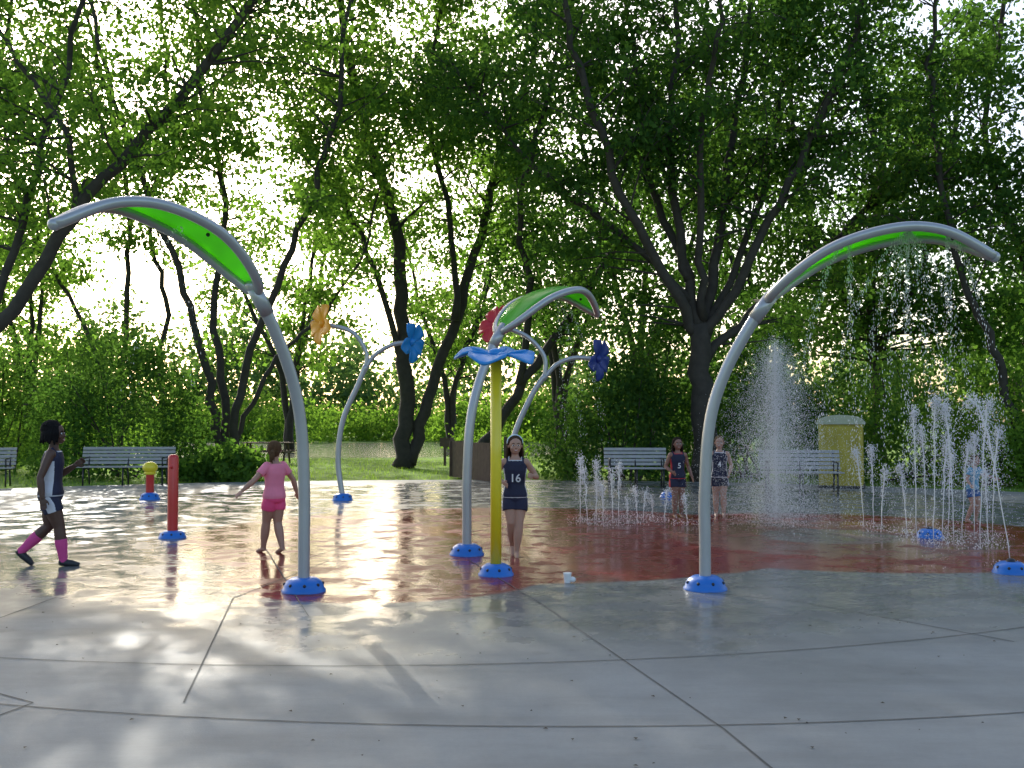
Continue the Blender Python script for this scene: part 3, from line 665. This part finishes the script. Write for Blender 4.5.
    HS=1.08
    def hp(s,f,z):
        s,f,z=s*HS,f*HS,z*HS
        return h(hc+np.array([s*cy+f*sy,-s*sy+f*cy,z]))
    Rm=np.array([[cy,sy,0],[-sy,cy,0],[0,0,1]])*HS
    body.ell(hp(0,-.008,.014),(.052*H,.060*H,.056*H),18,rot=Rm);body.ell(hp(0,.008,-.022),(.041*H,.046*H,.050*H),16,rot=Rm)
    body.ell(hp(0,.036,-.052),(.018*H,.016*H,.014*H),10,rot=Rm)
    body.tube([hp(0,.052,.002),hp(0,.062,-.018),hp(0,.056,-.024)],[.005*H,.009*H,.006*H],8)
    body.ell(hp(0,.048,-.040),(.017*H,.010*H,.008*H),10,rot=Rm)
    for sg in(1,-1):
        body.ell(hp(sg*.054,-.002,-.006),(.006*H,.011*H,.017*H),10,rot=Rm);body.ell(hp(sg*.026,.040,-.022),(.016*H,.012*H,.014*H),10,rot=Rm)
    body.tube([hp(0,-.008,-.04)*[1,1,1],h((0,ax(.83),.82))],[.03*H,.032*H],12)
    rmesh(body,'body',[MS],e,vox,xf,smooth=3)
    fc=MB()
    for sg in(1,-1):
        fc.ell(hp(sg*.020,.0475,.000),(.0095*H,.005*H,.0062*H),10,0,Rm);fc.ell(hp(sg*.020,.0515,.000),(.0048*H,.0025*H,.0052*H),10,1,Rm)
        fc.tube([hp(sg*.009,.053,.013),hp(sg*.020,.052,.017),hp(sg*.032,.046,.012)],[.002*H,.0028*H,.0015*H],6,2)
    fc.tube([hp(.015,.052,-.038),hp(0,.0585,-.042),hp(-.015,.052,-.038)],[.0015*H,.0045*H,.0015*H],6,3)
    fc.tube([hp(.011,.0555,-.0385),hp(0,.060,-.0395),hp(-.011,.0555,-.0385)],[.001*H,.002*H,.001*H],6,0)
    fc.v=[xf(v) for v in fc.v];fc.obj('face_features',[simple('eye_white',(.7,.7,.68),.3),simple('iris',(.03,.02,.015),.2),MHr,simple('lips',(.42,.11,.10),.4)],e)
    hm=MB();hm.ell(hp(0,-.018,.024),(.0585*H,.0600*H,.0580*H),20,rot=Rm);hm.ell(hp(0,-.032,-.012),(.052*H,.038*H,.048*H),16,rot=Rm)
    rg=np.random.default_rng(int(H*1000)+int(abs(heading)))
    if hair=='bob':
        hm.ell(hp(0,-.03,.03),(.068*H,.066*H,.062*H),18,rot=Rm)
        for a_ in np.linspace(-2.3,2.3,19):
            s_,f_=math.sin(a_)*.060,-math.cos(a_)*.054-.012;j=rg.normal(size=3)*.009
            hm.tube([hp(s_*.7,f_*.7,.05),hp(s_*1.1,f_*1.15,.0),hp(s_*1.22+j[0],f_*1.25+j[1],-.062+j[2])],[.014*H,.018*H,.006*H],7)
        for i in range(46):
            u=unit(rg.normal(size=3));u[2]=abs(u[2]);
            if u[1]>.55: continue
            c_=(u[0]*.060,-.026+u[1]*.058,.028+u[2]*.058);hm.tube([hp(*c_),hp(c_[0]+u[0]*.014+rg.normal()*.006,c_[1]+u[1]*.014,c_[2]+u[2]*.010-.010)],[.009*H,.004*H],6)
    else:
        for a_ in np.linspace(-1.9,1.9,13):
            s_,f_=math.sin(a_)*.052,-math.cos(a_)*.05-.012
            hm.tube([hp(s_*.9,f_*.3+.012,.05),hp(s_*1.06,f_*1.0,.005),hp(s_*.55,-.062,-.015)],[.007*H,.009*H,.008*H],7)
        if hair=='pony':
            for j in range(7):
                o_=rg.normal(size=3)*.010;hm.tube([hp(0,-.066,.0),hp(o_[0],-.088,-.012),hp(o_[0]*1.5,-.092,-.05),hp(o_[0]*2,-.082+o_[1],-.095+o_[2])],[.009*H,.013*H,.011*H,.004*H],7)
        if hair=='long':
            for a_ in np.linspace(-1.7,1.7,13):
                s_=math.sin(a_)*.054;f_=-math.cos(a_)*.045-.014;j=rg.normal(size=3)*.006
                hm.tube([hp(s_,f_,.02),hp(s_*1.15,f_*1.1,-.05),hp(s_*1.25+j[0],f_+j[1],-.125+j[2]*2)],[.011*H,.012*H,.005*H],7)
    rmesh(hm,'hair',[MHr],e,vox,xf,smooth=1)
    if band:
        bm_=MB();P=[hp(math.cos(a_)*.060,-.006+math.sin(a_)*.004,.022+math.sin(a_)*.058) for a_ in np.linspace(-.2,math.pi+.2,20)];bm_.tube(P,.0065*H,6);bm_.v=[xf(v) for v in bm_.v];bm_.obj('headband',[simple('headband',band,.6)],e)
    jm=MB();loft(jm,[(.49,.090,.068),(.52,.093,.070),(.56,.084,.061),(.60,.076,.055),(.66,.078,.056),(.72,.087,.061),(.765,.090,.055),(.795,.070,.047),(.808,.052,.042)],.004)
    if sleeves:
        for sg,k in ((1,'L'),(-1,'R')):
            sh=np.array((sg*.088,ax(.79),.786));el=np.array(pose['elbow'+k]);jm.tube([h(sh-(el-sh)*.1),h(sh),h(sh+(el-sh)*.55)],[.034*H,.042*H,.040*H],12)
            jm.ell(h(sh),(.042*H,)*3,12)
    else:
        for sg in(1,-1): jm.tube([h((sg*.060,ax(.8)+.044,.765)),h((sg*.062,ax(.8)+.006,.822)),h((sg*.062,ax(.8)-.046,.765))],.017*H,8)
    def pk(c):
        c=c/H
        if topt is None: return np.zeros(len(c))
        side=(np.abs(c[:,0])>.076)&(c[:,2]<.74)&(np.abs(c[:,1]-lean*(c[:,2]-.5))<.032)
        neck=(c[:,2]>.800)&(np.abs(c[:,0])<.058)
        hem=(c[:,2]<.499)
        return (side|neck|hem)*1
    rmesh(jm,'jersey',[MT,MTT],e,.007,xf,pk,2)
    sm=MB();loft(sm,[(.455,.072,.060),(.475,.090,.068),(.51,.093,.070),(.55,.084,.060)],.001)
    for sg,k in ((1,'L'),(-1,'R')):
        hip=np.array((sg*.046,ax(.5),.485));kn=np.array(pose['knee'+k]);f_=pose.get('shortlen',.5);sm.tube([h(hip),h(hip+(kn-hip)*.25),h(hip+(kn-hip)*f_)],[.062*H,.069*H,.067*H],14)
    def pk2(c):
        c=c/H
        return ((np.abs(c[:,0])>.105))*1 if topt is not None else np.zeros(len(c))
    rmesh(sm,'shorts',[MSh,MTT],e,.007,xf,pk2,2)
    for sg,k in ((1,'L'),(-1,'R')):
        kn=np.array(pose['knee'+k]);an=np.array(pose['ankle'+k])
        if sock:
            s_=MB();s_.tube([h(kn+(an-kn)*t) for t in(.35,.5,.75,1.0)],[.042*H,.042*H,.034*H,.028*H],12);s_.ell(h(an),(.028*H,)*3)
            rmesh(s_,'sock_'+k,[simple('sock_'+name,sock,.8)],e,.007,xf)
        if shoe:
            hd=unit(np.array(pose.get('toe'+k,(0,1,-.15)),float));s_=MB()
            s_.tube([h(an-hd*.03+[0,0,-.012]),h(an+hd*.02+[0,0,-.014]),h(an+hd*.065+[0,0,-.018]),h(an+hd*.107+[0,0,-.024])],[.023*H,.027*H,.025*H,.016*H],12)
            rmesh(s_,'shoe_'+k,[simple('shoe_'+name,shoe,.5)],e,.007,xf)
    if number:
        cu=bpy.data.curves.new('num','FONT');cu.body=number;cu.size=.095*H;cu.offset=.0015;cu.align_x='CENTER';to=bpy.data.objects.new('num',cu);col.objects.link(to)
        dg=bpy.context.evaluated_depsgraph_get();tm=bpy.data.meshes.new_from_object(to.evaluated_get(dg));bpy.data.objects.remove(to)
        v=np.zeros(len(tm.vertices)*3);tm.vertices.foreach_get('co',v);v=v.reshape(-1,3)
        s_=v[:,0];z=v[:,1]+.625*H;rx=.088*H*fat;ry=.064*H*fat
        yy=ry*np.sqrt(np.clip(1-(s_/rx)**2,.05,1))+.006*H+lean*(z-.5*H)
        tm.vertices.foreach_set('co',xf(np.stack([s_,yy,z],1)).ravel());tm.materials.append(simple('number_print',(.75,.75,.75),.7));tm.update()
        ob=bpy.data.objects.new('jersey_number',tm);col.objects.link(ob);ob.parent=e
    return e
navy=(.014,.016,.045)
x,y=gp(52,565)
human('walking_girl',(x,y,0),1.56,12,dict(lean=.05,kneeR=(-.045,.07,.275),ankleR=(-.04,.10,.040),toeR=(0,1,-.1),kneeL=(.045,-.02,.275),ankleL=(.05,-.20,.10),toeL=(0,.75,-.65),
 elbowR=(-.135,-.04,.625),wristR=(-.15,-.02,.49),elbowL=(.13,.03,.63),wristL=(.10,.14,.70),yaw=-10),(.09,.042,.026),(.008,.007,.007),navy,navy,topt=(.6,.6,.65),sock=(.65,.07,.26),shoe=(.02,.02,.025),hair='bob',fat=1.15)
x,y=gp(275,552)
human('pink_shirt_girl',(x,y,0),1.33,140,dict(lean=-.02,kneeL=(.04,.06,.28),ankleL=(.035,.11,.040),kneeR=(-.04,.0,.27),ankleR=(-.04,-.07,.048),toeR=(0,1,-.3),
 elbowL=(.21,.02,.66),wristL=(.30,.06,.575),elbowR=(-.19,-.03,.655),wristR=(-.235,-.02,.54),yaw=-50,shortlen=.45),(.42,.23,.16),(.11,.06,.03),(.85,.24,.34),(.85,.08,.22),hair='pony',sleeves=True,fat=1.14)
x,y=gp(515,555)
human('girl_in_number_jersey',(x,y,0),1.40,-88,dict(lean=.04,kneeL=(.03,.05,.275),ankleL=(.012,.05,.040),kneeR=(-.035,.045,.285),ankleR=(-.02,-.08,.075),toeR=(0,.8,-.5),
 elbowL=(.185,-.04,.66),wristL=(.14,.09,.675),elbowR=(-.17,-.06,.67),wristR=(-.10,.05,.62),yaw=5),(.46,.26,.18),(.06,.035,.02),navy,navy,topt=(.6,.6,.62),number='16',hair='long',band=(.6,.75,.85))
x,y=gp(677,517)
human('girl_in_number_jersey',(x,y,0),1.30,-80,dict(lean=.02,kneeL=(.045,.02,.275),ankleL=(.05,.0,.040),kneeR=(-.045,.03,.28),ankleR=(-.045,.02,.040),
 elbowL=(.15,-.02,.64),wristL=(.17,.06,.52),elbowR=(-.15,-.02,.64),wristR=(-.10,.09,.58)),(.26,.13,.09),(.03,.018,.012),navy,navy,topt=(.55,.03,.04),number='5',hair='long',vox=.007)
x,y=gp(719,516)
human('girl_in_number_jersey',(x,y,0),1.32,-100,dict(lean=.02,kneeL=(.045,.03,.275),ankleL=(.05,.02,.040),kneeR=(-.045,.0,.275),ankleR=(-.045,-.02,.040),
 elbowL=(.15,-.02,.64),wristL=(.12,.09,.55),elbowR=(-.15,-.03,.64),wristR=(-.16,.03,.51)),(.45,.26,.19),(.16,.10,.05),navy,navy,topt=(.6,.6,.65),number='4',hair='pony',vox=.007)
x,y=gp(971,522)
human('playing_child',(x,y,0),1.05,-60,dict(lean=.12,kneeL=(.05,.06,.275),ankleL=(.06,.0,.040),kneeR=(-.05,.05,.27),ankleR=(-.06,-.06,.045),
 elbowL=(.21,.06,.70),wristL=(.34,.12,.66),elbowR=(-.15,.02,.64),wristR=(-.18,.10,.57)),(.45,.26,.19),(.12,.07,.035),(.15,.35,.5),(.05,.12,.3),hair='pony',sleeves=True,vox=.007)
# ---------------------------------------------------------------- light, sky, camera
SAZ=math.radians(-22.5);SEL=math.radians(25.5)
w=bpy.data.worlds.new("World");bpy.context.scene.world=w;w.use_nodes=True;nt=w.node_tree
sk=nt.nodes.new('ShaderNodeTexSky');sk.sky_type='NISHITA';sk.sun_disc=False;sk.sun_elevation=SEL;sk.sun_rotation=SAZ
sk.air_density=1.0;sk.dust_density=3.5;sk.ozone_density=1
mx=nt.nodes.new('ShaderNodeMix');mx.data_type='RGBA';mx.blend_type='MULTIPLY';mx.inputs[0].default_value=1;mx.inputs[7].default_value=(.99,1.0,1.0,1)
bg=nt.nodes['Background'];bg.inputs[1].default_value=.32;nt.links.new(sk.outputs[0],mx.inputs[6]);nt.links.new(mx.outputs[2],bg.inputs[0])
ld=bpy.data.lights.new('sun','SUN');ld.energy=5;ld.angle=math.radians(.5);ld.color=(1,.96,.87);lo=bpy.data.objects.new('sun',ld);col.objects.link(lo)
sd=Vector((math.sin(SAZ)*math.cos(SEL),math.cos(SAZ)*math.cos(SEL),math.sin(SEL)));lo.rotation_euler=sd.to_track_quat('Z','Y').to_euler()
cd=bpy.data.cameras.new('camera');cd.lens=36;cd.sensor_width=36;cd.clip_end=2000;co=bpy.data.objects.new('camera',cd);col.objects.link(co)
co.location=(0,0,CAMZ);co.rotation_euler=(math.pi/2+TH,0,0);bpy.context.scene.camera=co
sc=bpy.context.scene;sc.view_settings.view_transform='Standard';sc.view_settings.look='None';sc.view_settings.exposure=0
